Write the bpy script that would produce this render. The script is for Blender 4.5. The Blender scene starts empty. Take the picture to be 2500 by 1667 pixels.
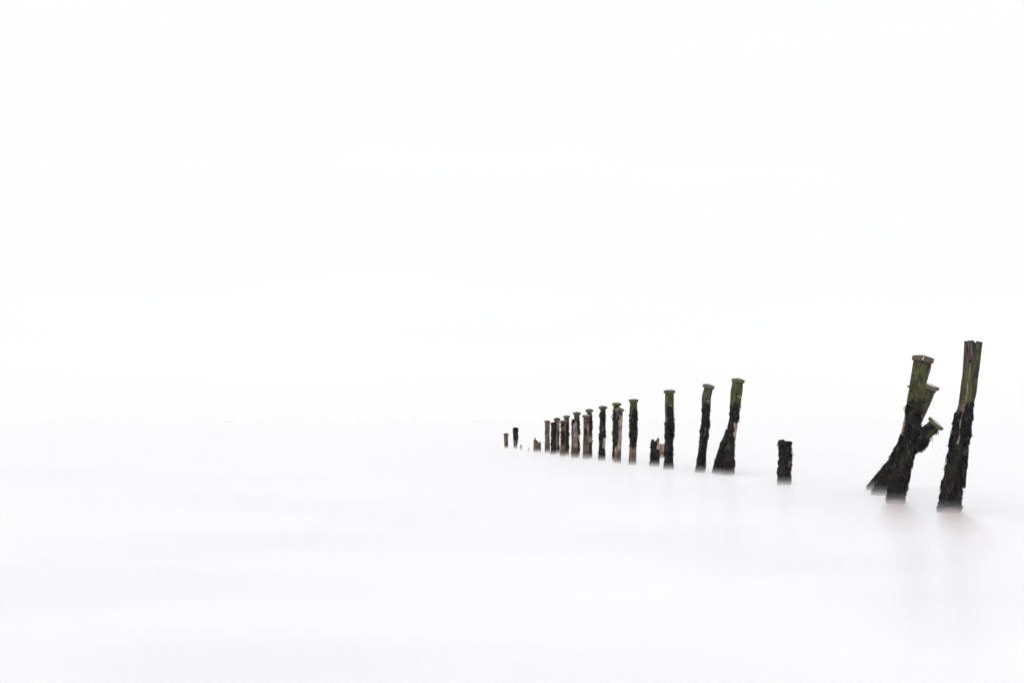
import bpy, math
import numpy as np
from mathutils import Vector

# ---------------------------------------------------------------- camera
scene = bpy.context.scene
CAM_H = 1.22                       # eye height above the water, metres
LENS = 35.0
F = 2500 * LENS / 36.0            # focal length in photograph pixels
HY, CX = 1026.4, 1250.0           # horizon row, centre column
cam_d = bpy.data.cameras.new("camera")
cam = bpy.data.objects.new("camera", cam_d)
scene.collection.objects.link(cam)
cam.location = (0, 0, CAM_H)
cam.rotation_euler = (math.radians(90), 0, 0)
cam_d.lens = LENS
cam_d.sensor_width = 36.0
cam_d.shift_y = (HY - 833.5) / 2500.0
cam_d.clip_start = 0.05
cam_d.clip_end = 60000
scene.camera = cam

# ---------------------------------------------------------------- sky and sun
SUN_ELEV, SUN_AZ = math.radians(58), math.radians(-125)   # high, behind the camera's left shoulder
world = bpy.data.worlds.new("World")
scene.world = world
world.use_nodes = True
wn, wl = world.node_tree.nodes, world.node_tree.links
wn.clear()
out = wn.new("ShaderNodeOutputWorld")
sky = wn.new("ShaderNodeTexSky")
sky.sky_type = 'NISHITA'
sky.sun_disc = False
sky.sun_elevation = SUN_ELEV
sky.sun_rotation = SUN_AZ
bg_sky = wn.new("ShaderNodeBackground"); bg_sky.inputs['Strength'].default_value = 0.10
wl.new(sky.outputs[0], bg_sky.inputs['Color'])
tc = wn.new("ShaderNodeTexCoord")
mp = wn.new("ShaderNodeMapping"); mp.inputs['Scale'].default_value = (1.2, 1.2, 7.0)
wl.new(tc.outputs['Generated'], mp.inputs['Vector'])
nz = wn.new("ShaderNodeTexNoise"); nz.inputs['Scale'].default_value = 1.6; nz.inputs['Detail'].default_value = 2.0
wl.new(mp.outputs[0], nz.inputs['Vector'])
rp = wn.new("ShaderNodeValToRGB")
rp.color_ramp.elements[0].position = 0.35; rp.color_ramp.elements[0].color = (0.984, 0.981, 0.986, 1)
rp.color_ramp.elements[1].position = 0.65; rp.color_ramp.elements[1].color = (0.998, 0.996, 0.997, 1)
wl.new(nz.outputs['Fac'], rp.inputs['Fac'])
bg_cloud = wn.new("ShaderNodeBackground"); bg_cloud.inputs['Strength'].default_value = 1.022
wl.new(rp.outputs['Color'], bg_cloud.inputs['Color'])
mx = wn.new("ShaderNodeMixShader"); mx.inputs[0].default_value = 0.97      # closed overcast over the clear sky
wl.new(bg_sky.outputs[0], mx.inputs[1]); wl.new(bg_cloud.outputs[0], mx.inputs[2])
wl.new(mx.outputs[0], out.inputs['Surface'])

sun_d = bpy.data.lights.new("sun", 'SUN')
sun_d.energy = 0.5
sun_d.angle = math.radians(40)
sun_d.color = (1.0, 0.985, 0.96)
sun = bpy.data.objects.new("sun", sun_d)
scene.collection.objects.link(sun)
_d = Vector((math.sin(SUN_AZ) * math.cos(SUN_ELEV), math.cos(SUN_AZ) * math.cos(SUN_ELEV), math.sin(SUN_ELEV)))
sun.rotation_euler = _d.to_track_quat('Z', 'Y').to_euler()
sun.location = _d * 50

vs = scene.view_settings
vs.view_transform = 'Standard'
vs.look = 'None'
vs.exposure = 0.0
vs.gamma = 1.0
vs.use_curve_mapping = False
scene.cycles.max_bounces = 8
scene.cycles.diffuse_bounces = 4
scene.cycles.volume_bounces = 3
scene.cycles.use_denoising = True
scene.cycles.use_adaptive_sampling = True
scene.cycles.adaptive_threshold = 0.02
scene.cycles.adaptive_min_samples = 12

# ---------------------------------------------------------------- helpers
COL = scene.collection
rng = np.random.default_rng(7)

def _hash(ix, iy, iz, seed):
    n = (ix.astype(np.int64) * 374761393 + iy.astype(np.int64) * 668265263 + iz.astype(np.int64) * 2147483647 + seed * 974634777) & 0xffffffff
    n = ((n ^ (n >> 13)) * 1274126177) & 0xffffffff
    n = ((n ^ (n >> 16)) * 2246822519) & 0xffffffff
    return ((n ^ (n >> 15)) & 0xffffff) / float(0xffffff)

def vnoise(p, seed=0):
    """smooth value noise, -1..1, p is (n,3)"""
    f = np.floor(p); t = p - f; t = t * t * (3 - 2 * t)
    i = f.astype(np.int64)
    r = 0
    for dx in (0, 1):
        for dy in (0, 1):
            for dz in (0, 1):
                w = (t[:, 0] if dx else 1 - t[:, 0]) * (t[:, 1] if dy else 1 - t[:, 1]) * (t[:, 2] if dz else 1 - t[:, 2])
                r = r + w * _hash(i[:, 0] + dx, i[:, 1] + dy, i[:, 2] + dz, seed)
    return r * 2 - 1

def fbm(p, seed=0, octaves=3):
    a, s, r = 1.0, 1.0, 0
    for o in range(octaves):
        r = r + a * vnoise(p * s, seed + o * 17)
        a *= 0.5; s *= 2.03
    return r / 1.6

def sstep(a, b, x):
    t = np.clip((x - a) / (b - a), 0, 1)
    return t * t * (3 - 2 * t)

def mesh_obj(name, verts, faces, mat, parent=None, smooth=True, attrs=None):
    me = bpy.data.meshes.new(name)
    me.from_pydata([tuple(v) for v in verts], [], [tuple(int(i) for i in f) for f in faces])
    if smooth:
        me.polygons.foreach_set('use_smooth', [True] * len(me.polygons))
    for an, (typ, arr) in (attrs or {}).items():
        at = me.attributes.new(an, typ, 'POINT')
        at.data.foreach_set('color' if typ == 'FLOAT_COLOR' else 'value', np.asarray(arr, dtype=np.float32).ravel())
    me.materials.append(mat)
    me.update()
    o = bpy.data.objects.new(name, me)
    COL.objects.link(o)
    if parent is not None:
        o.parent = parent
    return o

# ---------------------------------------------------------------- materials
def new_mat(name):
    m = bpy.data.materials.new(name)
    m.use_nodes = True
    m.node_tree.nodes.clear()
    return m, m.node_tree.nodes, m.node_tree.links

class NB:
    """small node-building helper"""
    def __init__(self, name):
        self.m, self.n, self.l = new_mat(name)
    def pos(self, scale):
        g = self.n.new("ShaderNodeNewGeometry")
        v = self.n.new("ShaderNodeVectorMath"); v.operation = 'MULTIPLY'
        v.inputs[1].default_value = scale
        self.l.new(g.outputs['Position'], v.inputs[0])
        return v.outputs[0]
    def noise(self, vec, scale, detail=3.0, rough=0.6):
        t = self.n.new("ShaderNodeTexNoise")
        t.inputs['Scale'].default_value = scale; t.inputs['Detail'].default_value = detail; t.inputs['Roughness'].default_value = rough
        self.l.new(vec, t.inputs['Vector'])
        return t.outputs['Fac']
    def rng(self, x, a, b, lo=0.0, hi=1.0):
        t = self.n.new("ShaderNodeMapRange"); t.interpolation_type = 'SMOOTHSTEP'
        t.inputs['From Min'].default_value = a; t.inputs['From Max'].default_value = b
        t.inputs['To Min'].default_value = lo; t.inputs['To Max'].default_value = hi
        self.l.new(x, t.inputs['Value'])
        return t.outputs[0]
    def math(self, op, a, b):
        t = self.n.new("ShaderNodeMath"); t.operation = op
        for i, v in enumerate((a, b)):
            if isinstance(v, (int, float)): t.inputs[i].default_value = v
            else: self.l.new(v, t.inputs[i])
        return t.outputs[0]
    def mix(self, fac, a, b):
        t = self.n.new("ShaderNodeMix"); t.data_type = 'RGBA'
        if isinstance(fac, (int, float)): t.inputs[0].default_value = fac
        else: self.l.new(fac, t.inputs[0])
        for s, v in ((6, a), (7, b)):
            if isinstance(v, tuple): t.inputs[s].default_value = (*v, 1)
            else: self.l.new(v, t.inputs[s])
        return t.outputs[2]
    def attr(self, name):
        a = self.n.new("ShaderNodeAttribute"); a.attribute_name = name
        return a
    def mask(self, x, n, k=0.8, w=0.14):
        """ragged-edged mask: attribute value broken up by noise n"""
        s = self.math('ADD', x, self.math('MULTIPLY', self.math('SUBTRACT', n, 0.5), k))
        return self.rng(s, 0.5 - w, 0.5 + w)
    def finish(self, color, rough, spec=0.3, bump=None, bstr=0.5, bdist=0.01, rough_sock=None):
        b = self.n.new("ShaderNodeBsdfPrincipled")
        if isinstance(color, tuple): b.inputs['Base Color'].default_value = (*color, 1)
        else: self.l.new(color, b.inputs['Base Color'])
        b.inputs['Roughness'].default_value = rough
        b.inputs['Specular IOR Level'].default_value = spec
        if bump is not None:
            bp = self.n.new("ShaderNodeBump"); bp.inputs['Strength'].default_value = bstr; bp.inputs['Distance'].default_value = bdist
            self.l.new(bump, bp.inputs['Height']); self.l.new(bp.outputs[0], b.inputs['Normal'])
        o = self.n.new("ShaderNodeOutputMaterial")
        self.l.new(b.outputs[0], o.inputs['Surface'])
        return self.m

def timber_material():
    k = NB("weathered_timber")
    grain = k.noise(k.pos((1, 1, 0.09)), 42, 4.0, 0.65)
    fine = k.noise(k.pos((1, 1, 0.35)), 120, 3.0)
    blot = k.noise(k.pos((1, 1, 0.5)), 14, 3.0)
    patch = k.noise(k.pos((1, 1, 0.6)), 26, 4.0, 0.7)
    speck = k.noise(k.pos((1, 1, 0.8)), 75, 3.0, 0.7)
    z = k.attr('zones')
    sep = k.n.new("ShaderNodeSeparateColor"); k.l.new(z.outputs['Color'], sep.inputs[0])
    A, W, P, B = sep.outputs[0], sep.outputs[1], sep.outputs[2], z.outputs['Alpha']
    wood = k.mix(k.rng(grain, 0.38, 0.62), (0.022, 0.017, 0.016), (0.118, 0.091, 0.086))
    wood = k.mix(k.rng(fine, 0.55, 0.75, 0, 0.4), wood, (0.15, 0.125, 0.115))
    algae = k.mix(k.rng(blot, 0.35, 0.68), (0.044, 0.047, 0.021), (0.104, 0.112, 0.046))
    algae = k.mix(k.rng(grain, 0.46, 0.66, 0, 0.75), algae, (0.052, 0.044, 0.030))
    brown = k.mix(k.rng(grain, 0.35, 0.65), (0.085, 0.062, 0.047), (0.200, 0.148, 0.108))
    brown = k.mix(k.rng(speck, 0.52, 0.66, 0, 0.55), brown, (0.31, 0.235, 0.175))
    coarse = k.noise(k.pos((1, 1, 0.7)), 9.0, 4.0, 0.75)
    brown = k.mix(k.rng(coarse, 0.47, 0.60, 0, 0.75), brown, (0.052, 0.042, 0.035))
    dirty = k.rng(P, 1.0, 1.4, 1.0, 0.15)
    pale = k.mix(k.rng(blot, 0.35, 0.65), (0.27, 0.20, 0.158), (0.47, 0.38, 0.32))
    pale = k.mix(k.math('MULTIPLY', dirty, k.rng(speck, 0.51, 0.62, 0, 0.8)), pale, (0.075, 0.055, 0.045))
    pale = k.mix(k.math('MULTIPLY', dirty, k.rng(patch, 0.52, 0.64, 0, 0.7)), pale, (0.10, 0.078, 0.062))
    pale = k.mix(k.math('MULTIPLY', dirty, k.rng(coarse, 0.50, 0.60, 0, 0.8)), pale, (0.085, 0.066, 0.054))
    weed = k.mix(k.rng(blot, 0.4, 0.65), (0.015, 0.015, 0.015), (0.040, 0.035, 0.025))
    weed = k.mix(k.rng(patch, 0.56, 0.70, 0, 0.8), weed, (0.075, 0.053, 0.036))
    c = k.mix(k.mask(B, patch), wood, brown)
    c = k.mix(k.mask(A, patch), c, algae)
    c = k.mix(k.mask(P, patch, 0.9), c, pale)
    c = k.mix(k.mask(W, patch, 0.9), c, weed)
    foot = k.mix(k.rng(grain, 0.35, 0.65), (0.050, 0.024, 0.019), (0.120, 0.060, 0.048))
    c = k.mix(k.attr('scour').outputs['Fac'], c, foot)
    h = k.math('ADD', k.math('MULTIPLY', grain, 0.7), k.math('MULTIPLY', speck, 0.5))
    return k.finish(c, 0.75, 0.12, h, 0.8, 0.012)

def cap_material():
    k = NB("weathered_cap_timber")
    grain = k.noise(k.pos((1, 0.25, 1)), 60, 4.0, 0.65)
    blot = k.noise(k.pos((1, 1, 1)), 22, 4.0, 0.65)
    speck = k.noise(k.pos((1, 1, 1)), 110, 3.0, 0.7)
    z = k.attr('zones')
    sep = k.n.new("ShaderNodeSeparateColor"); k.l.new(z.outputs['Color'], sep.inputs[0])
    A, W, P, B = sep.outputs[0], sep.outputs[1], sep.outputs[2], z.outputs['Alpha']
    wood = k.mix(k.rng(grain, 0.38, 0.62), (0.085, 0.075, 0.070), (0.200, 0.180, 0.170))
    brown = k.mix(k.rng(grain, 0.35, 0.65), (0.075, 0.057, 0.040), (0.175, 0.135, 0.098))
    algae = k.mix(k.rng(blot, 0.35, 0.68), (0.066, 0.073, 0.042), (0.130, 0.142, 0.080))
    pale = k.mix(k.rng(blot, 0.40, 0.65), (0.40, 0.43, 0.34), (0.66, 0.67, 0.62))
    pale = k.mix(k.rng(speck, 0.60, 0.70, 0, 0.6), pale, (0.16, 0.15, 0.11))
    weed = k.mix(k.rng(blot, 0.4, 0.65), (0.012, 0.012, 0.012), (0.030, 0.030, 0.018))
    c = k.mix(k.mask(B, blot), wood, brown)
    c = k.mix(k.mask(A, blot), c, algae)
    c = k.mix(k.mask(P, blot, 0.7), c, pale)
    c = k.mix(k.mask(W, blot, 0.8), c, weed)
    h = k.math('ADD', k.math('MULTIPLY', grain, 0.6), k.math('MULTIPLY', speck, 0.5))
    return k.finish(c, 0.8, 0.15, h, 0.7, 0.008)

def weed_material():
    k = NB("wet_black_seaweed")
    s = k.attr('shade').outputs['Fac']
    c = k.mix(k.rng(s, 0.30, 0.60), (0.0095, 0.0097, 0.0125), (0.018, 0.0182, 0.0185))
    c = k.mix(k.rng(s, 0.66, 0.85), c, (0.033, 0.030, 0.021))
    c = k.mix(k.rng(s, 0.93, 0.97), c, (0.075, 0.050, 0.030))
    n = k.noise(k.pos((1, 1, 1)), 160, 2.0)
    return k.finish(c, 0.5, 0.22, n, 0.4, 0.004)

def plain(name, lo, hi, scale, rough, spec=0.3, bs=0.4):
    k = NB(name)
    n = k.noise(k.pos((1, 1, 1)), scale, 4.0, 0.65)
    return k.finish(k.mix(k.rng(n, 0.35, 0.65), lo, hi), rough, spec, n, bs, 0.004)

MAT_TIMBER = timber_material()
MAT_CAP = cap_material()
MAT_WEED = weed_material()
MAT_HOLE = plain("rotten_hole_wood", (0.006, 0.005, 0.005), (0.016, 0.012, 0.010), 90, 0.9, 0.05)
MAT_BOLT = plain("corroded_pale_metal", (0.22, 0.17, 0.14), (0.46, 0.40, 0.35), 140, 0.6)
MAT_RUST = plain("rusty_iron", (0.05, 0.022, 0.012), (0.14, 0.065, 0.035), 120, 0.8)
MAT_CHIP = plain("fresh_pale_split_wood", (0.62, 0.60, 0.56), (0.80, 0.79, 0.76), 160, 0.7)

# ---------------------------------------------------------------- water, out to the horizon
def water_material():
    k = NB("milky_sea_water")
    big = k.noise(k.pos((0.16, 0.22, 1)), 1.0, 2.0, 0.5)
    mid = k.noise(k.pos((0.30, 1.1, 1)), 1.0, 2.0, 0.5)
    c = k.mix(k.rng(big, 0.38, 0.58), (0.812, 0.808, 0.836), (0.868, 0.865, 0.886))
    c = k.mix(k.rng(mid, 0.42, 0.66, 0, 0.5), c, (0.905, 0.904, 0.915))
    b = k.n.new("ShaderNodeBsdfPrincipled")
    k.l.new(c, b.inputs['Base Color'])
    b.inputs['Roughness'].default_value = 0.28
    b.inputs['IOR'].default_value = 1.50
    bp = k.n.new("ShaderNodeBump"); bp.inputs['Strength'].default_value = 0.10; bp.inputs['Distance'].default_value = 0.05
    k.l.new(k.noise(k.pos((0.8, 2.2, 1)), 1.0, 1.0), bp.inputs['Height'])
    k.l.new(bp.outputs[0], b.inputs['Normal'])
    o = k.n.new("ShaderNodeOutputMaterial")
    k.l.new(b.outputs[0], o.inputs['Surface'])
    return k.m

def water():
    ys = [-60, -10, 0, 10, 20, 40, 80, 200, 600, 2000, 8000, 40000]
    xs = [-40000, -6000, -800, -120, -40, 0, 40, 120, 800, 6000, 40000]
    v = [(x, y, 0.0) for y in ys for x in xs]
    n = len(xs)
    f = [(j * n + i, j * n + i + 1, (j + 1) * n + i + 1, (j + 1) * n + i) for j in range(len(ys) - 1) for i in range(n - 1)]
    o = mesh_obj("sea_water", v, f, water_material())
    o['kind'] = 'structure'
    o['label'] = 'smooth milky white sea reaching to the faint horizon'
water()

# ---------------------------------------------------------------- low spray mist hugging the water
# overlapping slabs of spray that together thin out upwards: (bottom, top, density)
MIST_S, MIST_K = 0.050, 0.068
def mist_slabs(tops=(0.030, 0.065, 0.110, 0.180)):
    lo, mean = 0.0, []
    for t in tops:
        mean.append(MIST_K * (math.exp(-lo / MIST_S) - math.exp(-t / MIST_S)) / (t - lo)); lo = t
    mean.append(0.0)
    return [(-0.5 - 0.02 * i, t, mean[i] - mean[i + 1]) for i, t in enumerate(tops)]
MIST = mist_slabs()
def mist_depth(z, D):
    """optical depth between the camera and a point at height z, distance D"""
    return D / (CAM_H - z) * sum(d * max(0.0, t - max(z, b)) for b, t, d in MIST)
def mist():
    root = bpy.data.objects.new("sea_mist", None)
    COL.objects.link(root)
    root['kind'] = 'stuff'
    root['label'] = 'thin white spray mist lying low over the whole sea'
    for i, (z0, z1, d) in enumerate(MIST):
        m, n, l = new_mat("spray_mist")
        pv = n.new("ShaderNodeVolumePrincipled")
        pv.inputs['Color'].default_value = (0.984, 0.983, 0.991, 1)
        pv.inputs['Density'].default_value = d
        pv.inputs['Anisotropy'].default_value = 0.0
        o = n.new("ShaderNodeOutputMaterial")
        l.new(pv.outputs[0], o.inputs['Volume'])
        e = 20000 + i * 30.0
        x0, x1, y0, y1 = -e, e, -30 - i * 0.5, 20000 + i * 50.0
        v = [(x, y, z) for z in (z0, z1) for y in (y0, y1) for x in (x0, x1)]
        f = [(0, 2, 3, 1), (4, 5, 7, 6), (0, 1, 5, 4), (2, 6, 7, 3), (0, 4, 6, 2), (1, 3, 7, 5)]
        ob = mesh_obj("mist_layer", v, f, m, root, smooth=False)
        ob['kind'] = 'stuff'
mist()

# ---------------------------------------------------------------- the old timber posts
def dist_from_base(y50):
    """distance of a post whose foot dissolves into the mist at photograph row y50"""
    D = CAM_H * F / (y50 - HY)
    for _ in range(30):
        zs = np.linspace(0.0, 0.19, 191)
        zc = zs[int(np.argmin([abs(mist_depth(z, D) - 0.32) for z in zs]))]
        D = (CAM_H - zc) * F / (y50 - HY)
    return D

def section(n, theta, p=5.0):
    """rounded-square cross section turned by theta; half width across the view = 1"""
    a = np.linspace(0, 2 * np.pi, n, endpoint=False)
    c, s = np.cos(a), np.sin(a)
    r = (np.abs(c) ** p + np.abs(s) ** p) ** (-1.0 / p)
    x, y = r * c, r * s
    X = x * math.cos(theta) - y * math.sin(theta)
    Y = x * math.sin(theta) + y * math.cos(theta)
    m = X.max()
    return X / m, Y / m

def smooth_rows(rows, n):
    """resample (cx, cy, w) rows to n points evenly along the axis, lightly rounded"""
    r = np.array(rows, float)
    d = np.r_[0, np.cumsum(np.hypot(np.diff(r[:, 0]), np.diff(r[:, 1])))]
    t = np.linspace(0, d[-1], n)
    o = np.stack([np.interp(t, d, r[:, i]) for i in range(3)], 1)
    k = max(1, n // 40)
    ker = np.ones(2 * k + 1) / (2 * k + 1)
    for i in range(3):
        pad = np.r_[2 * o[0, i] - o[1:k + 1, i][::-1], o[:, i], 2 * o[-1, i] - o[-k - 1:-1, i][::-1]]
        o[:, i] = np.convolve(pad, ker, 'valid')
    return o

class Post:
    def __init__(self, name, label, category, group, y50, rows, theta=0.4, seg=(40, 110), lean_back=0.0,
                 zones=(), top=None, weeds=None, rough=1.0, seed=1, axis=False, square=5.0, hollow=0.0):
        """rows: (y, left, right) photograph pixels, or (cx, cy, width) when axis=True, from the top down.
        They are turned into metres at the post's own distance."""
        self.D = dist_from_base(y50)
        self.seed = seed
        D = self.D
        if not axis:
            rows = [((l + r) / 2, y, (r - l)) for y, l, r in rows]
            lean = []
            for i in range(len(rows)):
                a, b = rows[max(0, i - 1)], rows[min(len(rows) - 1, i + 1)]
                dx, dy = b[0] - a[0], b[1] - a[1]
                lean.append(dy / math.hypot(dx, dy))
            rows = [(c, y, w * q) for (c, y, w), q in zip(rows, lean)]
        nseg, nlev = seg
        (cx0, cy0, w0), (cx1, cy1, w1) = rows[-2], rows[-1]
        zlast = CAM_H + (HY - cy1) / F * D
        ext = max(0.05, zlast + 0.35) * F / D         # carry the shaft on below the water
        rows = list(rows) + [(cx1 + 0.3 * (cx1 - cx0) / max(1e-3, cy1 - cy0) * ext, cy1 + ext, w1)]
        pts = smooth_rows(rows, nlev)
        ytop, ybot = pts[0, 1], cy1
        frac = np.clip((ybot - pts[:, 1]) / (ybot - ytop), -0.3, 1)
        dep = D - lean_back * -1.0 * 0 - frac * lean_back       # lean_back > 0: the head comes towards the viewer
        C = np.stack([(pts[:, 0] - CX) / F * dep, dep, CAM_H + (HY - pts[:, 1]) / F * dep], 1)
        Wd = pts[:, 2] / F * dep * 0.965
        self.base = Vector((float(np.interp(0, C[::-1, 2], C[::-1, 0])), float(np.interp(0, C[::-1, 2], C[::-1, 1])), 0.0))
        T = np.gradient(C, axis=0); T = -T / np.linalg.norm(T, axis=1)[:, None]      # pointing up
        k = max(2, nlev // 25)
        Tp = np.pad(T, ((k, k), (0, 0)), mode='edge')
        T = np.stack([np.convolve(Tp[:, i], np.ones(2 * k + 1) / (2 * k + 1), 'valid') for i in range(3)], 1)
        T /= np.linalg.norm(T, axis=1)[:, None]
        R = np.cross(np.array([0, 1.0, 0]), T); R /= np.linalg.norm(R, axis=1)[:, None]
        N = np.cross(T, R)
        sx, sy = section(nseg, theta, square)
        self.C, self.T, self.R, self.N, self.Wd, self.sx, self.sy, self.theta = C, T, R, N, Wd, sx, sy, theta
        b = np.array(self.base)
        P = C[:, None, :] + (Wd[:, None] / 2)[:, :, None] * (sx[None, :, None] * R[:, None, :] + sy[None, :, None] * N[:, None, :])
        U = np.broadcast_to(sx[None, :], P.shape[:2]).copy()
        V = np.broadcast_to(-sy[None, :], P.shape[:2]).copy()          # + towards the viewer
        # broken or split tops: lower each column of the shaft to the profile
        if top is not None:
            tx = np.array([q[0] for q in top]); ty = np.array([q[1] for q in top])
            ztop = CAM_H + (HY - np.interp((sx + 1) / 2, tx, ty)) / F * D
            jag = fbm(np.stack([sx * 6, sy * 6, np.full_like(sx, seed)], 1), seed, 3) * 0.012 * rough
            ztop = ztop + jag
            zt0 = P[0, :, 2]
            zb = P[-1, :, 2]
            s = (ztop - zb) / (zt0 - zb)
            P = P[-1][None] + (P - P[-1][None]) * s[None, :, None]
        Pw = P.reshape(-1, 3)
        nrm = (sx[None, :, None] * R[:, None, :] + sy[None, :, None] * N[:, None, :])
        nrm = (nrm / np.linalg.norm(nrm, axis=2)[:, :, None]).reshape(-1, 3)
        # zones: what grows on the wood where, in metres up the post
        u, vv, z = U.ravel(), V.ravel(), Pw[:, 2]
        yq = HY - (z - CAM_H) / D * F
        Z = np.zeros((len(Pw), 4))
        wob = fbm(np.stack([u * 2.2, vv * 2.2, z * 5], 1), seed + 3, 3)
        for zn in zones:
            ch, y0, y1, u0, u1, st = zn
            e = max(2.5, 0.10 * abs(y1 - y0))
            yy = yq + wob * (13.0 * 14.0 / D + 1.5)
            eu = min(0.14, (u1 - u0) * 0.3)
            uu = u + wob * (0.42 if u1 - u0 > 0.3 else 0.16)
            m = sstep(y0 - e, y0 + e, yy) * (1 - sstep(y1 - e, y1 + e, yy)) * sstep(u0 - eu, u0 + eu, uu) * (1 - sstep(u1 - eu, u1 + eu, uu))
            c = 'awpb'.index(ch[0])
            if st >= 0:
                Z[:, c] = np.maximum(Z[:, c], m * st)
            else:
                Z[:, c] *= 1 + m * st
        sc = 1 - sstep(0.01, 0.08, z + wob * 0.03)        # scoured, waterlogged reddish foot
        Z[:, 1] *= 1 - sc
        # relief: long grain grooves, worn lumps, growth thickening
        q = Pw - b
        along = q[:, 2]
        groove = fbm(np.stack([u * 9 + vv * 3, vv * 9, along * 1.3], 1), seed, 3)
        lump = fbm(np.stack([u * 1.6, vv * 1.6, along * 5.0], 1), seed + 9, 3)
        knob = fbm(np.stack([q[:, 0] * 26, q[:, 1] * 26, along * 22], 1), seed + 21, 2)
        a = np.repeat(Wd, nseg)
        disp = a * (0.018 * groove * rough + 0.030 * lump * rough) + Z[:, 1] * (0.009 * knob - (0.010 if D < 17 else 0.001))
        crack = np.abs(vnoise(np.stack([u * 3.1, vv * 3.1, along * 0.5 + 7], 1), seed + 33))
        disp -= a * 0.05 * rough * (1 - sstep(0.0, 0.10, crack)) * (1 - 0.8 * Z[:, 1])
        Pw = Pw + nrm * disp[:, None]
        verts = list(Pw - b)
        faces = []
        for j in range(nlev - 1):
            o = j * nseg
            for i in range(nseg):
                i2 = (i + 1) % nseg
                faces.append((o + i, o + nseg + i, o + nseg + i2, o + i2))
        # close the head with rings towards the middle
        ring = Pw[:nseg] - b
        cen = ring.mean(0)
        zs = list(Z); scs = list(sc)
        idx = list(range(nseg))
        for kq in (0.82, 0.55, 0.25):
            new = []
            for i in range(nseg):
                pnt = cen + (ring[i] - cen) * kq
                if top is not None:
                    pnt[2] = ring[i][2] * kq + cen[2] * (1 - kq) - hollow * (1 - kq) + 0.01 * math.sin(i * 2.3 + seed)
                new.append(len(verts)); verts.append(pnt); zs.append(Z[i]); scs.append(sc[i])
            for i in range(nseg):
                i2 = (i + 1) % nseg
                faces.append((idx[i], idx[i2], new[i2], new[i]))
            idx = new
        faces.append(tuple(idx))
        self.root = bpy.data.objects.new(name, None)
        COL.objects.link(self.root)
        self.root.location = self.base
        self.root['label'] = label; self.root['category'] = category
        if group: self.root['group'] = group
        self.root.empty_display_size = 0.2
        self.shaft = mesh_obj("shaft", verts, faces, MAT_TIMBER, self.root, attrs={'zones': ('FLOAT_COLOR', np.array(zs)), 'scour': ('FLOAT', np.array(scs))})
        self.Pw, self.nrm, self.Z = Pw, nrm, Z
        if weeds:
            self.grow(*weeds)

    def grow(self, count, length, width, stick=0.45):
        """hanging seaweed fronds wherever the weed zone is"""
        r = np.random.default_rng(self.seed * 13 + 5)
        ok = self.Pw[:, 2] > 0.0
        clump = fbm(self.Pw * np.array([9, 9, 7.0]), self.seed + 50, 2)
        wgt = np.where(ok, sstep(0.45, 0.80, self.Z[:, 1] + 0.45 * clump) * (0.10 + sstep(-0.20, 0.30, clump)), 0)
        if wgt.sum() <= 0: return
        pick = r.choice(len(wgt), count, p=wgt / wgt.sum())
        n = self.nrm[pick]
        p = self.Pw[pick] + r.normal(0, 1, (count, 3)) * np.array([.006, .006, .014]) + n * 0.001
        L = length * r.uniform(0.5, 1.3, count)[:, None] * (0.8 + 0.5 * sstep(0, .5, clump[pick]))[:, None]
        W = width * r.uniform(0.6, 1.4, count)[:, None]
        side = np.cross(n, np.array([0, 0, 1.0])); side /= np.linalg.norm(side, axis=1)[:, None] + 1e-9
        down = np.array([0, 0, -1.0])
        d1 = down * 0.75 + n * stick * r.uniform(0.3, 1.6, count)[:, None] + side * r.normal(0, 0.35, count)[:, None]
        d2 = down * 1.0 + n * stick * r.uniform(-0.5, 0.7, count)[:, None] + side * r.normal(0, 0.35, count)[:, None]
        d1 /= np.linalg.norm(d1, axis=1)[:, None]; d2 /= np.linalg.norm(d2, axis=1)[:, None]
        ang = r.uniform(-1.2, 1.2, count)[:, None]
        wv = side * np.cos(ang) + n * np.sin(ang)
        m = p + d1 * L * 0.5
        e = m + d2 * L * 0.5
        v = np.stack([p - wv * W * .3, p + wv * W * .3, m - wv * W * .5, m + wv * W * .5, e - wv * W * .28, e + wv * W * .28], 1)
        v = (v - np.array(self.base)).reshape(-1, 3)
        v[:, 2] = np.maximum(v[:, 2], -0.02)
        o = (np.arange(count) * 6)[:, None]
        f = np.concatenate([o + np.array([[0, 1, 3, 2]]), o + np.array([[2, 3, 5, 4]])])
        sh = np.repeat(r.uniform(0, 1, count), 6)
        w = mesh_obj("seaweed", v, f, MAT_WEED, self.root, smooth=False, attrs={'shade': ('FLOAT', sh)})
        w['kind'] = 'stuff'

    def cap(self, width_px, thick_px, kind='green', top_pale=0.7, tilt=0.0, pitch=0.0, shift=0.0, peak=0.16, seed=None):
        """square sawn cap with a low four-sided peak"""
        seed = self.seed + 70 if seed is None else seed
        n = 48
        sx, sy = section(n, self.theta, 14.0)
        dep = self.C[0, 1]
        half = width_px / F * dep / 2
        th = thick_px / F * dep
        T, R, N = self.T[0].copy(), self.R[0].copy(), self.N[0].copy()
        if tilt:
            c, s = math.cos(tilt), math.sin(tilt); T, R = T * c + R * s, R * c - T * s
        if pitch:
            c, s = math.cos(pitch), math.sin(pitch); T, N = T * c - N * s, N * c + T * s
        o = self.C[0] - np.array(self.base) + R * shift / F * dep - T * 0.02 * th
        lv = [(0.0, 0.30), (0.0, 0.94), (0.04, 0.985), (0.12, 1.0), (0.5, 1.0), (0.86, 1.0), (0.95, 0.985), (1.0, 0.95)]
        pk = peak * half * 2
        lv += [(1.0 + pk / th * f, 0.95 * (1 - f)) for f in (0.15, 0.35, 0.6, 0.85)]
        V, Zn = [], []
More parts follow.
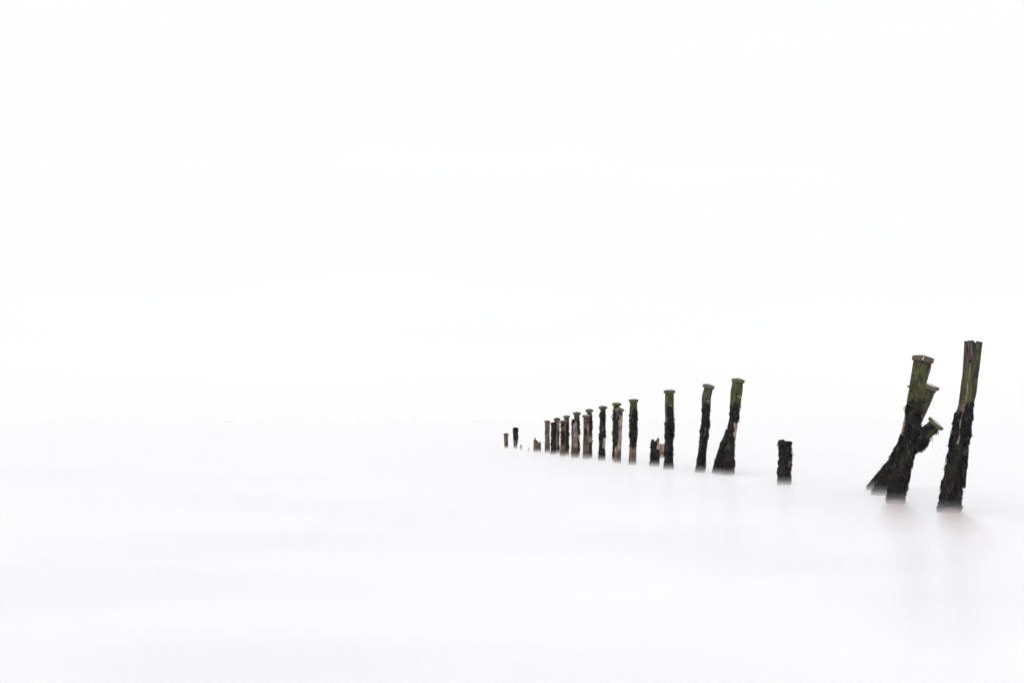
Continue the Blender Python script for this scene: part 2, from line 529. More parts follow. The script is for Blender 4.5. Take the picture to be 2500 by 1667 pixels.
        for q, (h, s) in enumerate(lv):
            for i in range(n):
                V.append(o + T * h * th + (R * sx[i] + N * sy[i]) * s * half)
                tp = 1.0 if q >= 7 else 0.0
                a = {'green': 0.95, 'moss': 0.42, 'grey': 0.12, 'brown': 0.2, 'weed': 0.3, 'pink': 0.1}[kind]
                bq = {'green': 0.3, 'moss': 0.6, 'grey': 0.1, 'brown': 0.95, 'weed': 0.3, 'pink': 0.7}[kind]
                wq = 0.95 if kind == 'weed' else 0.0
                side = 0.36 if kind == 'pink' else 0.0
                Zn.append((a * (1 - 0.3 * tp), wq, max(side, tp * top_pale), bq))
        V = np.array(V); Zn = np.array(Zn)
        V += fbm(V * 11 + seed, seed, 3)[:, None] * 0.045 * half * (np.array([1, 1, 1.0]))
        F_ = []
        for q in range(len(lv) - 1):
            for i in range(n):
                i2 = (i + 1) % n
                F_.append((q * n + i, q * n + i2, (q + 1) * n + i2, (q + 1) * n + i))
        F_.append(tuple(range((len(lv) - 1) * n, len(lv) * n)))
        F_.append(tuple(reversed(range(n))))
        ob = mesh_obj("cap", list(V), F_, MAT_CAP, self.root, attrs={'zones': ('FLOAT_COLOR', Zn)})
        self.capframe = (o, T, R, N, half, th)
        return ob

    def surface(self, px, py):
        """a point on the viewer's side of the shaft at that height and side, with its outward direction"""
        z = CAM_H + (HY - py) / F * self.D
        x = (px - CX) / F * self.D
        front = (self.nrm[:, 1] < 0.2)
        d = (self.Pw[:, 0] - x) ** 2 + (self.Pw[:, 2] - z) ** 2 + np.where(front, 0, 1.0)
        i = int(np.argmin(d))
        return self.Pw[i] - np.array(self.base), self.nrm[i]

    def blob(self, name, px, py, r_px, mat, squash=0.5, out_=0.0, seed=0):
        """a knobbly lump or a dark socket set into the shaft"""
        p, nn = self.surface(px, py)
        r = r_px / F * self.D
        t = np.cross(nn, [0, 0, 1.0]); t /= np.linalg.norm(t); bq = np.cross(t, nn)
        V, Fc = [], []
        na, nb = 14, 8
        for j in range(nb + 1):
            ph = math.pi * j / nb
            for i in range(na):
                a = 2 * math.pi * i / na
                V.append(p + nn * (out_ * r + math.cos(ph) * r * squash) + (t * math.cos(a) + bq * math.sin(a)) * math.sin(ph) * r)
        V = np.array(V)
        V += fbm(V * (1.2 / r) + seed * 3.1, seed, 2)[:, None] * nn * 0.25 * r
        for j in range(nb):
            for i in range(na):
                i2 = (i + 1) % na
                Fc.append((j * na + i, (j + 1) * na + i, (j + 1) * na + i2, j * na + i2))
        return mesh_obj(name, list(V), Fc, mat, self.root)

    def rod(self, name, a_px, b_px, w_px, mat, head=0.0):
        """a bent bolt sticking out of the shaft from a to b, with a nut at its end"""
        p0, n0 = self.surface(*a_px)
        s = self.D / F
        r = w_px * s / 2
        e = p0 + np.array([(b_px[0] - a_px[0]) * s, 0, -(b_px[1] - a_px[1]) * s]) + n0 * 0.05 + np.array([0, -0.03, 0])
        pts = [p0 - n0 * 0.03, p0 + n0 * 0.02, (p0 + e) / 2 + n0 * 0.02, e]
        rr = [r, r, r * 0.9, r * 0.8]
        if head:
            d = (e - pts[2]) / np.linalg.norm(e - pts[2])
            pts += [e + d * 0.001, e + d * head * s * 1.2, e + d * head * s * 1.25]
            rr += [head * s, head * s * 0.9, 0.001]
        V, Fc = [], []
        n = 10
        for q, (pp, rad) in enumerate(zip(pts, rr)):
            d = pts[min(q + 1, len(pts) - 1)] - pts[max(q - 1, 0)]; d = d / np.linalg.norm(d)
            t = np.cross(d, [0.1, 0.9, 0.3]); t /= np.linalg.norm(t); u = np.cross(d, t)
            for i in range(n):
                a = 2 * math.pi * i / n
                V.append(pp + (t * math.cos(a) + u * math.sin(a)) * rad)
        for q in range(len(pts) - 1):
            for i in range(n):
                i2 = (i + 1) % n
                Fc.append((q * n + i, q * n + i2, (q + 1) * n + i2, (q + 1) * n + i))
        Fc.append(tuple(range((len(pts) - 1) * n, len(pts) * n)))
        return mesh_obj(name, V, Fc, mat, self.root)

NEAR, MID, FAR = (64, 210), (44, 120), (32, 72)
G_CAP = "capped timber posts of the old groyne"
G_STUMP = "broken stumps of the old groyne"

# --- the tall split post at the far right
p = Post("timber_post", "tallest post, capless with split top, leaning right at the far right edge", "post", "leaning posts nearest the viewer",
         1242, [(833, 2356, 2396), (864, 2355, 2393), (905, 2352.5, 2388.5), (914, 2353, 2387), (919, 2351.5, 2386), (930, 2349.5, 2384.5), (960, 2346, 2381), (985, 2342.5, 2376.5),
                (1000, 2338, 2374.5), (1023, 2331, 2371.5), (1055, 2325, 2366), (1087, 2319.5, 2361.5), (1135, 2310.5, 2355.5), (1176, 2302, 2351), (1211, 2295.5, 2346), (1246, 2291, 2341)],
         theta=0.35, seg=NEAR, seed=3, hollow=0.05,
         top=[(0, 833), (0.30, 832.5), (0.38, 836), (0.43, 846), (0.48, 845), (0.51, 833), (0.75, 834.5), (1.0, 838)],
         zones=[('a', 848, 1000, 0.05, 1.1, 0.8), ('a', 870, 990, -1.1, 0.05, 0.6), ('w', 835, 960, -0.3, 0.5, 0.28), ('b', 985, 1260, -1.1, 1.1, 0.9), ('p', 880, 1000, -0.62, -0.52, 0.62), ('p', 1000, 1088, -0.60, -0.50, 1.5),
                ('w', 986, 1262, -0.40, 1.2, 1.0), ('w', 1004, 1262, -1.2, 1.2, 1.0), ('w', 995, 1088, -0.62, -0.46, -1.0),
                ('w', 1100, 1135, 0.3, 0.9, -0.5)],
         weeds=(8500, 0.055, 0.014, 0.28))
p.blob("knot_hole", 2361, 883, 3.0, MAT_HOLE, 0.3, 0.0, 2)

# --- the big capped post beside it, and the two raking posts behind it
p = Post("timber_post", "thick mossy green capped post, foremost of the crossed group at the right", "post", "leaning posts nearest the viewer",
         1221, [(883, 2231.5, 2272.5), (892, 2230, 2271.5), (905, 2228, 2269), (915, 2226, 2266), (927, 2223.5, 2262.5), (953, 2220, 2256.5), (978, 2215.5, 2252.5), (1000, 2212.5, 2249.5),
                (1023, 2208.5, 2246), (1071, 2198, 2240), (1119, 2185, 2228), (1170, 2173, 2218), (1224, 2165, 2208.5)],
         theta=0.42, seg=NEAR, seed=11,
         zones=[('a', 885, 1000, -1.2, 0.45, 1.0), ('a', 920, 1000, 0.3, 1.2, 0.75), ('b', 995, 1240, -1.1, 1.1, 0.85), ('p', 1005, 1065, -1.2, -0.82, 0.75),
                ('w', 978, 1240, -0.75, 1.2, 1.0), ('w', 992, 1240, -1.2, -0.6, 0.9), ('w', 1010, 1060, -1.2, -0.85, -0.7), ('w', 1085, 1130, -0.3, 0.3, -0.45)],
         weeds=(8000, 0.055, 0.014, 0.28))
p.cap(47, 12.5, 'brown', 0.5, shift=0.0, tilt=0.06, peak=0.12)
p.blob("knot_hole", 2228.5, 916.5, 3.2, MAT_HOLE, 0.3, 0.0, 4)
p.blob("branch_stub", 2221, 943.5, 2.6, MAT_TIMBER, 1.6, 0.8, 6)
o, T, R, N, half, th = p.capframe
# a fresh pale split down the cap's front corner
ci = np.argmin(section(48, p.theta, 14.0)[1])
cs = section(48, p.theta, 14.0)
cpos = o + (R * cs[0][ci] + N * cs[1][ci]) * half * 1.0 + T * th * 0.1
w_ = 0.008
sv = [cpos + R * a * w_ + T * h * th + N * d for h in (0.0, 0.75) for a, d in ((-1, 0.012), (-0.4, -0.005), (0.5, -0.005), (1, 0.012))]
mesh_obj("pale_split", sv, [(0, 1, 5, 4), (1, 2, 6, 5), (2, 3, 7, 6), (4, 5, 6, 7), (3, 2, 1, 0), (0, 4, 7, 3)], MAT_CHIP, p.root, smooth=False)

p = Post("timber_post", "grey capped post leaning right behind the thick mossy post, pale green cap top", "post", "leaning posts nearest the viewer",
         1200, [(2270.5, 948.5, 27.5), (2262, 972, 28), (2247, 1003, 30), (2221, 1056, 33), (2190, 1118, 35), (2164, 1170, 36.5), (2146, 1204, 37.5)], axis=True,
         theta=0.55, seg=NEAR, seed=17, lean_back=0.45,
         zones=[('a', 945, 1010, -1.2, 1.2, 0.55), ('b', 975, 1205, -1.1, 1.1, 0.45), ('w', 960, 1045, -1.2, 1.2, 0.42), ('w', 1030, 1240, -1.2, 1.2, 1.0)],
         weeds=(4200, 0.055, 0.014, 0.28))
p.cap(37, 9.5, 'moss', 0.95, pitch=0.05, shift=1.0, tilt=0.05, peak=0.08)
p.blob("branch_stub", 2280, 966, 2.5, MAT_TIMBER, 0.8, 0.3, 3)

p = Post("timber_post", "steeply slanting capped post low in the crossed group, weed hanging from its underside", "post", "leaning posts nearest the viewer",
         1188, [(2281.5, 1037, 30), (2267, 1051.5, 31), (2240, 1078, 33), (2200, 1117, 33), (2153, 1164, 30), (2129, 1190, 26)], axis=True,
         theta=0.5, seg=NEAR, seed=23, lean_back=0.45,
         zones=[('b', 1030, 1190, -1.2, 1.2, 0.6), ('a', 1040, 1062, -0.3, 0.5, 0.9), ('w', 1034, 1240, -1.3, -0.25, 1.0), ('w', 1062, 1240, -1.3, 1.3, 1.0), ('w', 1036, 1062, 0.45, 1.3, 0.9)],
         weeds=(5000, 0.070, 0.014, 0.28))
p.cap(41, 8.5, 'moss', 0.95, pitch=0.08, peak=0.06)

# --- lone stump
p = Post("broken_stump", "lone black weedy stump standing alone left of the crossed group", "stump", G_STUMP,
         1175.5, [(1076, 1903, 1931), (1084, 1902, 1932), (1095, 1902, 1931.5), (1112, 1902.5, 1930.5), (1130, 1901.5, 1930), (1150, 1900, 1929), (1177, 1898, 1928)],
         theta=0.3, seg=(52, 130), seed=31, rough=1.6, hollow=0.06,
         top=[(0, 1079), (0.08, 1075), (0.26, 1073.5), (0.33, 1082), (0.45, 1081), (0.55, 1075.5), (0.72, 1077), (0.78, 1081), (0.86, 1077), (1.0, 1082)],
         zones=[('b', 1075, 1190, -1.2, 1.2, 0.9), ('w', 1060, 1200, -1.3, 1.3, 0.74), ('w', 1122, 1140, 0.35, 0.8, -0.8), ('p', 1124, 1138, 0.4, 0.75, 0.6)],
         weeds=(1500, 0.055, 0.020))
for q, (bx, by, br) in enumerate([(1908, 1077.5, 5.4), (1918, 1080, 4.4), (1926, 1082, 5.6), (1904.5, 1092, 4.2), (1930, 1096, 3.8)]):
    p.blob("weed_clump", bx, by, br, MAT_WEED, 0.9, 0.1, 40 + q)

# --- the tall leaning post with prop and stump at its foot
p = Post("timber_post", "tall mossy capped post leaning right, with bare pale strip on its lower right side", "post", G_CAP,
         1151, [(933.5, 1788.2, 1813.8), (945, 1786, 1813.3), (953.6, 1783.8, 1812.9), (976.5, 1782.7, 1809.5), (995.6, 1782, 1806.5), (1014.8, 1781.5, 1804), (1034, 1778.5, 1801),
                (1053, 1774.5, 1798), (1081.7, 1769.5, 1794), (1115, 1762, 1787), (1150.6, 1753, 1780)],
         theta=0.45, seg=(52, 150), seed=37,
         zones=[('a', 930, 993, -1.2, 1.2, 1.0), ('b', 1000, 1160, -1.2, 1.2, 0.7), ('p', 1029, 1100, 0.02, 1.3, 1.8), ('w', 985, 1170, -1.3, 1.3, 1.0), ('w', 1031, 1098, 0.0, 1.3, -1.0),
                ('p', 962, 972, -0.05, 0.25, 0.4)],
         weeds=(1700, 0.050, 0.018))
p.cap(30, 8.5, 'moss', 0.9, tilt=0.04, shift=0.4)
p.blob("bolt_hole", 1794.5, 963.5, 2.2, MAT_HOLE, 0.3, 0, 2)
p.blob("bolt_hole", 1803.5, 980.5, 1.6, MAT_HOLE, 0.3, 0, 5)
p.blob("rust_stain_socket", 1799, 970.5, 2.6, MAT_RUST, 0.15, 0, 8)
p.rod("bolt", (1796, 965.5), (1801.5, 970), 1.5, MAT_BOLT, head=2.2)

p = Post("raking_prop", "dark slanting prop at the left foot of the post with bare pale strip", "prop", None,
         1149.6, [(1781, 1050, 14), (1772, 1074, 18.5), (1761, 1108, 21), (1750, 1150, 22)], axis=True, theta=0.3, seg=(40, 100), seed=41, lean_back=0.25,
         zones=[('b', 1040, 1160, -1.2, 1.2, 0.55), ('p', 1098, 1125, 0.2, 0.5, 0.6), ('w', 1040, 1075, -1.2, 1.2, 0.9), ('w', 1075, 1170, -1.2, -0.25, 0.75), ('w', 1118, 1170, -1.2, 1.2, 0.95)],
         weeds=(900, 0.05, 0.018))

p = Post("broken_stump", "weedy stump with two round knobs, in front of the post with bare pale strip", "stump", G_STUMP,
         1153.5, [(1064, 1777, 1792), (1072, 1775, 1792.5), (1091, 1772, 1793), (1110, 1769.5, 1793), (1132, 1766, 1792.5), (1154, 1763, 1791.5)],
         theta=0.4, seg=(44, 110), seed=43, hollow=0.02, rough=1.4,
         top=[(0, 1074), (0.2, 1067), (0.5, 1063), (0.8, 1066), (1.0, 1078)],
         zones=[('a', 1075, 1110, -0.8, 0.0, 0.6), ('b', 1080, 1160, -1.2, 1.2, 0.5), ('w', 1055, 1080, -1.3, 1.3, 1.0), ('w', 1078, 1175, -0.2, 1.3, 1.0), ('w', 1095, 1175, -1.3, 1.3, 0.95)],
         weeds=(1500, 0.05, 0.020))
p.blob("weed_clump", 1783, 1061, 5.0, MAT_WEED, 0.9, 0.35, 51)
p.blob("weed_clump", 1789.3, 1070.5, 4.2, MAT_WEED, 0.9, 0.35, 52)

# --- the post with the purple right face
p = Post("timber_post", "capped post with green left face and bare purplish right face below its cap", "post", G_CAP,
         1146.8, [(947.5, 1718.6, 1741), (957, 1716.5, 1739.2), (963, 1714.3, 1737.8), (968, 1713.4, 1736.5), (976.5, 1712.7, 1735.3), (990, 1713.2, 1735.3), (1007, 1713.8, 1733.5), (1034, 1711.4, 1732),
                  (1062.6, 1708.3, 1729), (1091, 1706, 1725.5), (1120, 1702, 1723), (1146.8, 1698, 1722)],
         theta=0.5, seg=(52, 150), seed=47,
         zones=[('a', 945, 992, -1.3, -0.28, 1.0), ('b', 1000, 1160, -1.2, 1.2, 0.9), ('w', 984, 1170, -0.6, 1.3, 1.0), ('w', 990, 1170, -1.3, -0.5, 1.0), ('w', 1036, 1068, -0.6, 0.3, -0.55),
                ('w', 1080, 1105, -1.3, -0.5, -0.5), ('a', 995, 1035, -0.6, 0.6, 0.5)],
         weeds=(1400, 0.050, 0.018))
p.cap(27.7, 8, 'grey', 0.9, tilt=0.03, shift=-0.8)
p.blob("bolt_hole", 1723, 973.5, 2.2, MAT_HOLE, 0.3, 0, 2)
p.blob("bolt_hole", 1730.5, 990.5, 1.7, MAT_HOLE, 0.3, 0, 5)
p.rod("bolt", (1724.5, 976), (1730, 981.5), 1.3, MAT_BOLT, head=1.9)

# --- upright green-capped post and the broken stump at its left
p = Post("timber_post", "straight green capped post with dark cavity near its foot, right of the pale board", "post", G_CAP,
         1139, [(959.5, 1623.8, 1645), (976.5, 1623.7, 1645), (999.5, 1623.5, 1644.8), (1034, 1624.6, 1645), (1072, 1624.2, 1643.5), (1101, 1623.2, 1643), (1120, 1622.4, 1643), (1140, 1621.8, 1644.6)],
         theta=0.22, seg=(48, 140), seed=53,
         zones=[('a', 955, 1000, -1.3, 1.3, 0.95), ('a', 990, 1030, -1.3, -0.7, 0.8), ('b', 1000, 1160, -1.3, 1.3, 0.6), ('p', 1075, 1088, 0.65, 1.2, 0.8),
                ('w', 990, 1170, -0.65, 1.3, 1.0), ('w', 1030, 1170, -1.3, -0.5, 0.9), ('w', 1076, 1087, 0.65, 1.3, -0.9)],
         weeds=(1500, 0.050, 0.018))
p.cap(25.7, 7, 'green', 0.85)
p.blob("cavity", 1633.5, 1106.5, 5.0, MAT_HOLE, 0.35, 0.05, 3)
p.blob("rust_stain_socket", 1634, 990.5, 2.5, MAT_RUST, 0.15, 0, 8)
p.blob("bolt_hole", 1632, 986.5, 1.4, MAT_HOLE, 0.3, 0, 2)
p.rod("bolt", (1633, 988.5), (1639, 991), 1.2, MAT_BOLT)
p.rod("bolt", (1641, 996), (1644, 1000), 1.3, MAT_BOLT)

p = Post("broken_stump", "jagged dark stump with two splintered points beside the pale board", "stump", G_STUMP,
         1131.5, [(1069, 1591, 1610), (1078, 1590, 1610), (1090, 1589, 1610), (1105, 1588, 1609), (1132, 1586.5, 1608)],
         theta=0.3, seg=(48, 100), seed=59, hollow=0.10, rough=1.5,
         top=[(0, 1074), (0.10, 1072), (0.22, 1073), (0.28, 1080), (0.42, 1078), (0.58, 1076), (0.74, 1072), (0.84, 1067), (0.92, 1072), (1.0, 1077)],
         zones=[('b', 1060, 1140, -1.2, 1.2, 0.4), ('p', 1076, 1103, 0.35, 1.2, 1.6), ('p', 1073, 1085, 0.0, 0.3, 0.5), ('w', 1073, 1160, -1.3, 0.35, 1.0), ('w', 1099, 1160, -1.3, 1.3, 1.0), ('w', 1060, 1078, 0.6, 1.3, 0.7)],
         weeds=(770, 0.05, 0.020))
p.blob("bolt_hole", 1604, 1099, 1.4, MAT_HOLE, 0.3, 0, 2)

p = Post("timber_board", "pale sandy board end standing between the jagged stump and the straight green post", "board", None,
         1113, [(1083.5, 1602, 1628), (1090, 1601.5, 1628), (1113, 1601, 1628)], theta=0.0, seg=(40, 50), seed=61, square=9.0, rough=0.7,
         top=[(0, 1085.5), (0.3, 1084.5), (0.5, 1083), (0.7, 1083.5), (1.0, 1085)],
         zones=[('p', 1080, 1103, -1.2, 1.2, 0.65), ('b', 1080, 1130, -1.2, 1.2, 1.0)])
for vtx in p.shaft.data.vertices: vtx.co.y *= 0.28

# --- the two rows running away to the left
p = Post("timber_post", "green capped post with sandy brown foot, just left of the jagged dark stump", "post", G_CAP,
         1128, [(981, 1538, 1555.6), (994.4, 1537.8, 1555.6), (1003.6, 1536.8, 1556), (1024, 1537.4, 1556.2), (1040, 1537.4, 1555.5), (1058.7, 1537, 1555.3), (1078, 1537.4, 1554.5), (1093, 1536.8, 1553.6),
                (1109, 1535.3, 1553.3), (1126.5, 1534, 1553)],
         theta=0.25, seg=MID, seed=67,
         zones=[('a', 975, 1004, -1.3, 1.3, 1.0), ('a', 1000, 1075, -1.3, 0.0, 0.6), ('b', 1065, 1150, -1.3, 1.3, 1.0), ('w', 996, 1090, 0.0, 1.3, 1.0), ('w', 1004, 1092, -1.3, 0.1, 0.72), ('w', 1012, 1020, -1.2, -0.3, -0.5),
                ('p', 1092, 1104, -0.4, 1.0, 0.45)],
         weeds=(909, 0.055, 0.022))
p.cap(22, 6, 'green', 0.7)

p = Post("timber_post", "pale barnacled post with pinkish cap, in front of a green capped post", "post", G_CAP,
         1124, [(1003.5, 1505, 1520.4), (1015, 1504.8, 1520.4), (1029, 1504.2, 1520), (1052, 1503, 1518.8), (1075, 1501.7, 1518), (1098, 1500.2, 1517), (1125, 1499.2, 1516.2)],
         theta=0.4, seg=MID, seed=71,
         zones=[('b', 1075, 1150, -1.3, 1.3, 1.0), ('p', 1016, 1098, -0.15, 1.3, 1.12), ('p', 1085, 1105, -1.3, 0.2, 0.6), ('w', 1020, 1088, -1.3, -0.2, 0.95), ('w', 1018, 1030, -0.5, 0.2, 0.8)],
         weeds=(300, 0.05, 0.02))
p.cap(21, 6, 'pink', 0.15, tilt=0.05)

p = Post("timber_post", "dark weedy green capped post, partly hidden behind the pale post with pinkish cap", "post", G_CAP,
         1120, [(989.5, 1497.5, 1513), (998, 1496.8, 1513), (1015, 1496, 1512.5), (1040, 1496, 1511.5), (1075, 1495.5, 1509.8), (1109, 1495, 1508.8), (1121, 1494.8, 1508.5)],
         theta=0.35, seg=MID, seed=73,
         zones=[('a', 985, 1001, -1.3, 1.3, 1.0), ('a', 1001, 1020, -0.6, 0.4, 0.7), ('b', 1015, 1130, -1.3, 1.3, 0.6), ('w', 998, 1140, -1.3, -0.1, 0.95), ('w', 1004, 1140, -0.2, 1.3, 0.85), ('w', 1085, 1120, -0.2, 0.5, -0.5)],
         weeds=(560, 0.055, 0.022))
p.cap(21, 6, 'green', 0.75)

p = Post("timber_post", "dark green capped post standing apart, bare pale patch low on its right", "post", G_CAP,
         1118, [(998, 1465, 1479), (1006, 1466, 1478.4), (1014, 1463.8, 1478.8), (1034.6, 1464, 1478.8), (1063, 1463.5, 1478.4), (1092, 1463, 1477.4), (1117, 1461.8, 1478)],
         theta=0.35, seg=MID, seed=79,
         zones=[('a', 993, 1010, -0.6, 1.3, 0.95), ('a', 1005, 1060, -1.3, 1.3, 0.45), ('p', 1064, 1098, 0.05, 1.3, 1.3), ('b', 1040, 1130, -1.3, 1.3, 0.6),
                ('w', 1004, 1140, -1.3, 1.3, 1.0), ('w', 1066, 1097, 0.08, 1.3, -1.0), ('w', 1040, 1055, -0.4, 0.5, -0.5)],
         weeds=(770, 0.055, 0.022))
p.cap(20, 6, 'green', 0.5)

p = Post("timber_post", "brown post with lilac grey cap and ochre foot", "post", G_CAP,
         1114.5, [(1018.5, 1424, 1438.3), (1035, 1424.2, 1438.3), (1052, 1424.3, 1438.3), (1075, 1423.5, 1438.8), (1098, 1422.8, 1439.4), (1114, 1422.2, 1439.4)],
         theta=0.2, seg=MID, seed=83,
         zones=[('b', 1020, 1130, -1.3, 1.3, 0.9), ('p', 1035, 1052, -0.5, 1.2, 0.6), ('a', 1040, 1090, -1.3, -0.1, 0.7), ('w', 1022, 1036, -0.3, 0.6, 0.5), ('w', 1045, 1068, -1.3, 0.2, 0.45), ('p', 1064, 1078, 0.3, 1.2, 0.5)],
         weeds=(120, 0.04, 0.02))
p.cap(18.5, 5.5, 'grey', 0.7, shift=-0.6)

p = Post("timber_post", "weedy green capped post hidden on its left by the brown post with lilac grey cap", "post", G_CAP,
         1112.5, [(1005.5, 1432.8, 1445), (1011.7, 1433, 1445), (1019.7, 1434, 1446.3), (1040, 1433.5, 1446.3), (1075, 1433, 1445.5), (1114, 1433, 1445.5)],
         theta=0.35, seg=MID, seed=89,
         zones=[('a', 1005, 1016, 0.2, 1.3, 0.6), ('b', 1040, 1120, -1.3, 1.3, 0.7), ('p', 1060, 1078, -0.2, 1.0, 0.75), ('w', 1014, 1140, -1.3, 1.3, 1.0), ('w', 1061, 1080, -0.4, 0.9, -0.9)],
         weeds=(489, 0.055, 0.022))
p.cap(18.3, 6, 'green', 0.4)

p = Post("timber_post", "capless post with pale speckled face, in front of a grey-necked green capped post", "post", "far posts of the receding rows",
         1112, [(1024, 1396.3, 1408.3), (1036, 1396, 1409), (1046.8, 1396, 1409.7), (1074.8, 1395.2, 1410.6), (1111, 1394.2, 1411.5)],
         theta=0.2, seg=FAR, seed=97, hollow=0.02, top=[(0, 1023), (0.4, 1023), (0.5, 1026), (1, 1026)],
         zones=[('b', 1075, 1130, -1.3, 1.3, 1.0), ('p', 1028, 1092, -0.65, 1.3, 0.8), ('w', 1018, 1030, -1.3, 0.1, 1.0), ('w', 1030, 1140, -1.3, -0.72, 0.9), ('b', 1090, 1120, -0.6, 1.3, 1.0)],
         weeds=(220, 0.05, 0.022))
p = Post("timber_post", "green capped post with bare grey neck, behind the pale speckled capless post", "post", "far posts of the receding rows",
         1109.5, [(1012.5, 1401.3, 1415.4), (1024, 1401.2, 1415.4), (1042, 1401, 1415.6), (1075, 1400.5, 1415.4), (1110, 1400.5, 1415)],
         theta=0.3, seg=FAR, seed=101,
         zones=[('b', 1050, 1120, -1.3, 1.3, 0.6), ('p', 1014, 1026, 0.6, 1.3, 0.5), ('w', 1024, 1140, 0.0, 1.3, 1.0), ('w', 1024, 1140, -1.3, 0.1, 0.8), ('p', 1060, 1072, 0.4, 1.0, 0.7), ('w', 1060, 1073, 0.3, 1.0, -0.8)],
         weeds=(350, 0.06, 0.024))
p.cap(18, 6, 'green', 0.5)

p = Post("timber_post", "short brown-footed post with beige cap, in front of a dark grey-capped post", "post", "far posts of the receding rows",
         1108.5, [(1031.5, 1369.3, 1381), (1045, 1368.6, 1381.2), (1056, 1368.2, 1381.5), (1084, 1367.8, 1381.8), (1108.5, 1366.2, 1381.8)],
         theta=0.25, seg=FAR, seed=103,
         zones=[('b', 1030, 1130, -1.3, 1.3, 1.0), ('a', 1050, 1090, -1.3, 0.0, 0.5), ('w', 1030, 1042, -1.3, 0.3, 0.9), ('w', 1052, 1082, -0.9, 0.6, 0.75)],
         weeds=(260, 0.05, 0.024))
p.cap(15.6, 4.8, 'brown', 0.5)
p = Post("timber_post", "dark weedy post with grey cap, behind the short post with beige cap", "post", "far posts of the receding rows",
         1106, [(1019.5, 1377.3, 1389.4), (1037, 1377.8, 1389.8), (1065.5, 1378.6, 1389.2), (1085, 1378.6, 1389.2), (1107, 1378.6, 1388.8)],
         theta=0.3, seg=FAR, seed=107,
         zones=[('a', 1019, 1040, -1.3, 0.5, 0.5), ('b', 1040, 1120, -1.3, 1.3, 0.6), ('w', 1032, 1140, -0.2, 1.3, 1.0), ('w', 1045, 1140, -1.3, 0.0, 0.8), ('p', 1048, 1056, 0.6, 1.2, 0.6)],
         weeds=(294, 0.06, 0.024))
p.cap(16.3, 5, 'grey', 0.6)

p = Post("timber_post", "short dark post with a weed-smothered head, in front of a pale brown capped post", "post", "far posts of the receding rows",
         1104, [(1036, 1345.2, 1357), (1043, 1345.4, 1357), (1060, 1345.2, 1357), (1075, 1345.2, 1356.8), (1093.5, 1344.4, 1357), (1104, 1344.2, 1357.2)],
         theta=0.3, seg=FAR, seed=109,
         zones=[('b', 1040, 1120, -1.3, 1.3, 0.6), ('a', 1060, 1085, -0.6, 0.4, 0.6), ('w', 1025, 1140, -1.3, 1.3, 1.0), ('w', 1068, 1080, -0.3, 0.4, -0.4)],
         weeds=(520, 0.06, 0.024))
p.cap(14.5, 4.2, 'weed', 0.1)
p = Post("timber_post", "pale brown speckled capped post between two dark shorter posts, partly hidden", "post", "far posts of the receding rows",
         1102, [(1026, 1353.3, 1366.4), (1040, 1354, 1366.3), (1056, 1354.5, 1366.3), (1080, 1355, 1366), (1103, 1355, 1366)],
         theta=0.3, seg=FAR, seed=113,
         zones=[('b', 1020, 1130, -1.3, 1.3, 1.0), ('p', 1030, 1048, -0.2, 1.2, 0.5), ('w', 1030, 1050, -1.3, -0.4, 0.9), ('w', 1052, 1066, 0.2, 1.3, 0.9), ('w', 1084, 1130, 0.2, 1.3, 0.9)],
         weeds=(160, 0.05, 0.024))
p.cap(15.8, 5, 'brown', 0.3)
p = Post("timber_post", "plain brown capped post, leftmost of the close cluster of tall posts", "post", "far posts of the receding rows",
         1100, [(1031.5, 1330, 1342.6), (1045, 1330.2, 1342.5), (1056, 1330.3, 1342.2), (1080, 1329.8, 1342.6), (1101, 1329.2, 1343)],
         theta=0.3, seg=FAR, seed=127,
         zones=[('b', 1020, 1130, -1.3, 1.3, 1.0), ('p', 1060, 1085, -1.3, -0.6, 0.7), ('w', 1048, 1060, -1.3, -0.6, 0.6)], weeds=(40, 0.04, 0.02))
p.cap(14.8, 4.2, 'brown', 0.4)

p = Post("broken_stump", "brown splintered stump with two spikes, left of the close cluster of posts", "stump", "far broken stumps of the receding rows",
         1098, [(1066, 1302.4, 1320.6), (1080, 1302, 1321), (1098, 1301.6, 1321.2)], theta=0.15, seg=(110, 60), seed=131, hollow=0.12, rough=0.9,
         top=[(0, 1076), (0.10, 1071), (0.16, 1065.5), (0.22, 1070), (0.30, 1073), (0.50, 1075.5), (0.62, 1077), (0.68, 1081), (0.72, 1089), (0.80, 1089), (0.86, 1083), (0.92, 1078), (0.98, 1079), (1.0, 1083)],
         zones=[('b', 1060, 1130, -1.3, 1.3, 1.0), ('w', 1078, 1092, 0.3, 0.6, 0.8)])

p = Post("timber_post", "short dark weedy post with rounded head and tan foot, second from the left", "post", "far posts of the receding rows",
         1090.5, [(1048.5, 1252.5, 1264.8), (1060, 1252.7, 1264.8), (1071, 1252.8, 1264.6), (1082, 1253.3, 1263.3), (1091, 1253.4, 1262.2)],
         theta=0.3, seg=FAR, seed=137,
         zones=[('b', 1065, 1120, -1.3, 1.3, 1.0), ('p', 1076, 1088, -0.8, 0.2, 0.4), ('w', 1040, 1074, -1.3, 1.3, 1.0), ('w', 1070, 1085, 0.4, 1.3, 0.9)], weeds=(260, 0.06, 0.026))
p.cap(14, 4.2, 'weed', 0.35)
p = Post("timber_post", "shortest brown capped post, leftmost of all the posts", "post", "far posts of the receding rows",
         1089.5, [(1062, 1230, 1241), (1070, 1230, 1241), (1079.5, 1230.8, 1240.9), (1090, 1231, 1240.6)], theta=0.3, seg=FAR, seed=139,
         zones=[('b', 1050, 1130, -1.3, 1.3, 1.0), ('w', 1078, 1090, -0.4, 0.5, 0.8)], weeds=(30, 0.05, 0.024))
p.cap(13, 3.6, 'brown', 0.25)

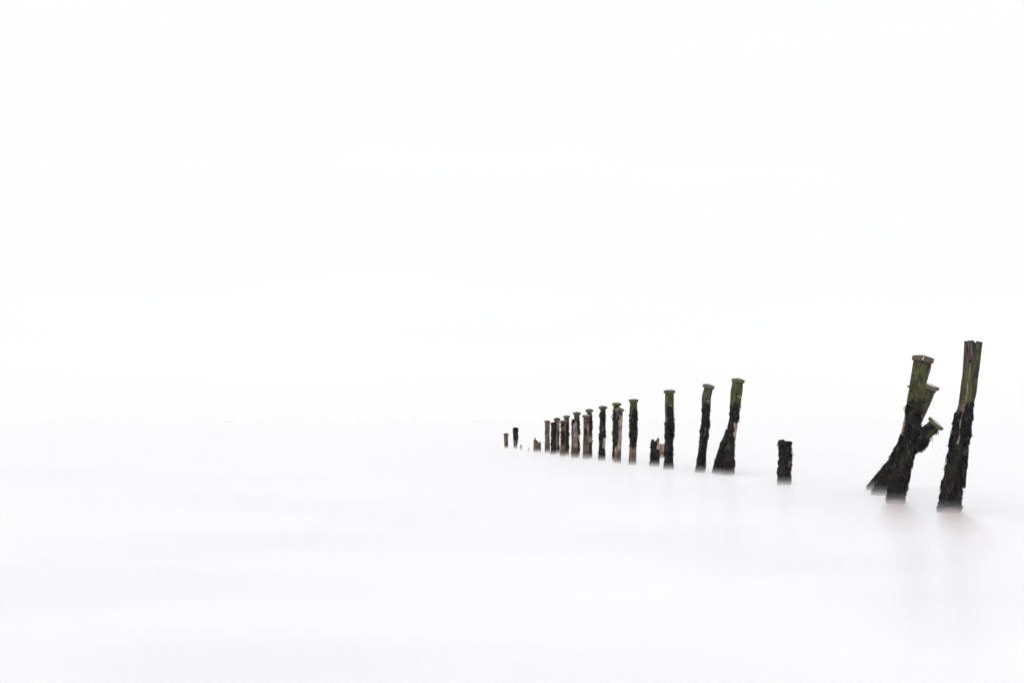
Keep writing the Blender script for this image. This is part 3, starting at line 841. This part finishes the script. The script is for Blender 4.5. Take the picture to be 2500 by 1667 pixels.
p = Post("timber_splinter", "thin pointed splinter of wood just above the mist, right of the dark rounded-head post", "splinter", None,
         1093, [(1084.5, 1271, 1273), (1088, 1270.4, 1273.4), (1093, 1269.8, 1274.2)], theta=0.3, seg=(16, 24), seed=149, zones=[('b', 1070, 1120, -2, 2, 1.0)], rough=0.6)
p = Post("timber_splinter", "tiny splinter barely above the mist, left of the brown splintered stump", "splinter", None,
         1097.5, [(1092.5, 1290.8, 1291.8), (1095, 1290, 1291.8), (1098, 1289.4, 1291.8)], theta=0.3, seg=(16, 24), seed=151, zones=[('b', 1070, 1120, -2, 2, 1.0)], rough=0.6)

# --- added reddish volumes imitating the two nearest posts' blurred reflections, trailing towards the viewer
def make_reflection_smear(label, foot, slant, shells):
    root = bpy.data.objects.new("reflection_smear", None)
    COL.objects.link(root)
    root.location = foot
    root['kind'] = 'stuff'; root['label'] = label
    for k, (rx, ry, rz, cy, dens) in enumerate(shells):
        m, n, l = new_mat("reflection_smear_tint")
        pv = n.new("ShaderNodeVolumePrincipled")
        pv.inputs['Color'].default_value = (0.46, 0.34, 0.33, 1)  # reflection colour of the posts put into the volume
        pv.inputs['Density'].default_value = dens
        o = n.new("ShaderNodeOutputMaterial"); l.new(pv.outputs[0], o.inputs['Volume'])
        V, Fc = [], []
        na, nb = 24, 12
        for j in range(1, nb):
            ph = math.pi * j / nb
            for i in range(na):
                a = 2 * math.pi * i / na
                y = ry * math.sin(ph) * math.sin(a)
                V.append((rx * math.sin(ph) * math.cos(a) * (1 - 0.25 * y / ry) - slant * (y - cy), y - cy, rz * math.cos(ph)))
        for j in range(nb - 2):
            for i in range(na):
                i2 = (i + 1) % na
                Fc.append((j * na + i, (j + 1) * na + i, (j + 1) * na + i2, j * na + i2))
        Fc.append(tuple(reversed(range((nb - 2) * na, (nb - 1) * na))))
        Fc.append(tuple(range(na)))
        ob = mesh_obj("smear_shell", V, Fc, m, root, smooth=False)
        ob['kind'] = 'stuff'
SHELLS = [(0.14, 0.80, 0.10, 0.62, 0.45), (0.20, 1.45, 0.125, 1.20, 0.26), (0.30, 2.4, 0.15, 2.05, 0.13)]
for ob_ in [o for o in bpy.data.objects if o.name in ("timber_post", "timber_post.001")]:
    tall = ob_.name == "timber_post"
    make_reflection_smear("soft reddish brown reflection smear added over the water below the tallest post" if tall else "soft reddish brown reflection smear added over the water below the crossed group",
         ob_.location.copy(), -0.37, SHELLS)      # both smears slant the same way
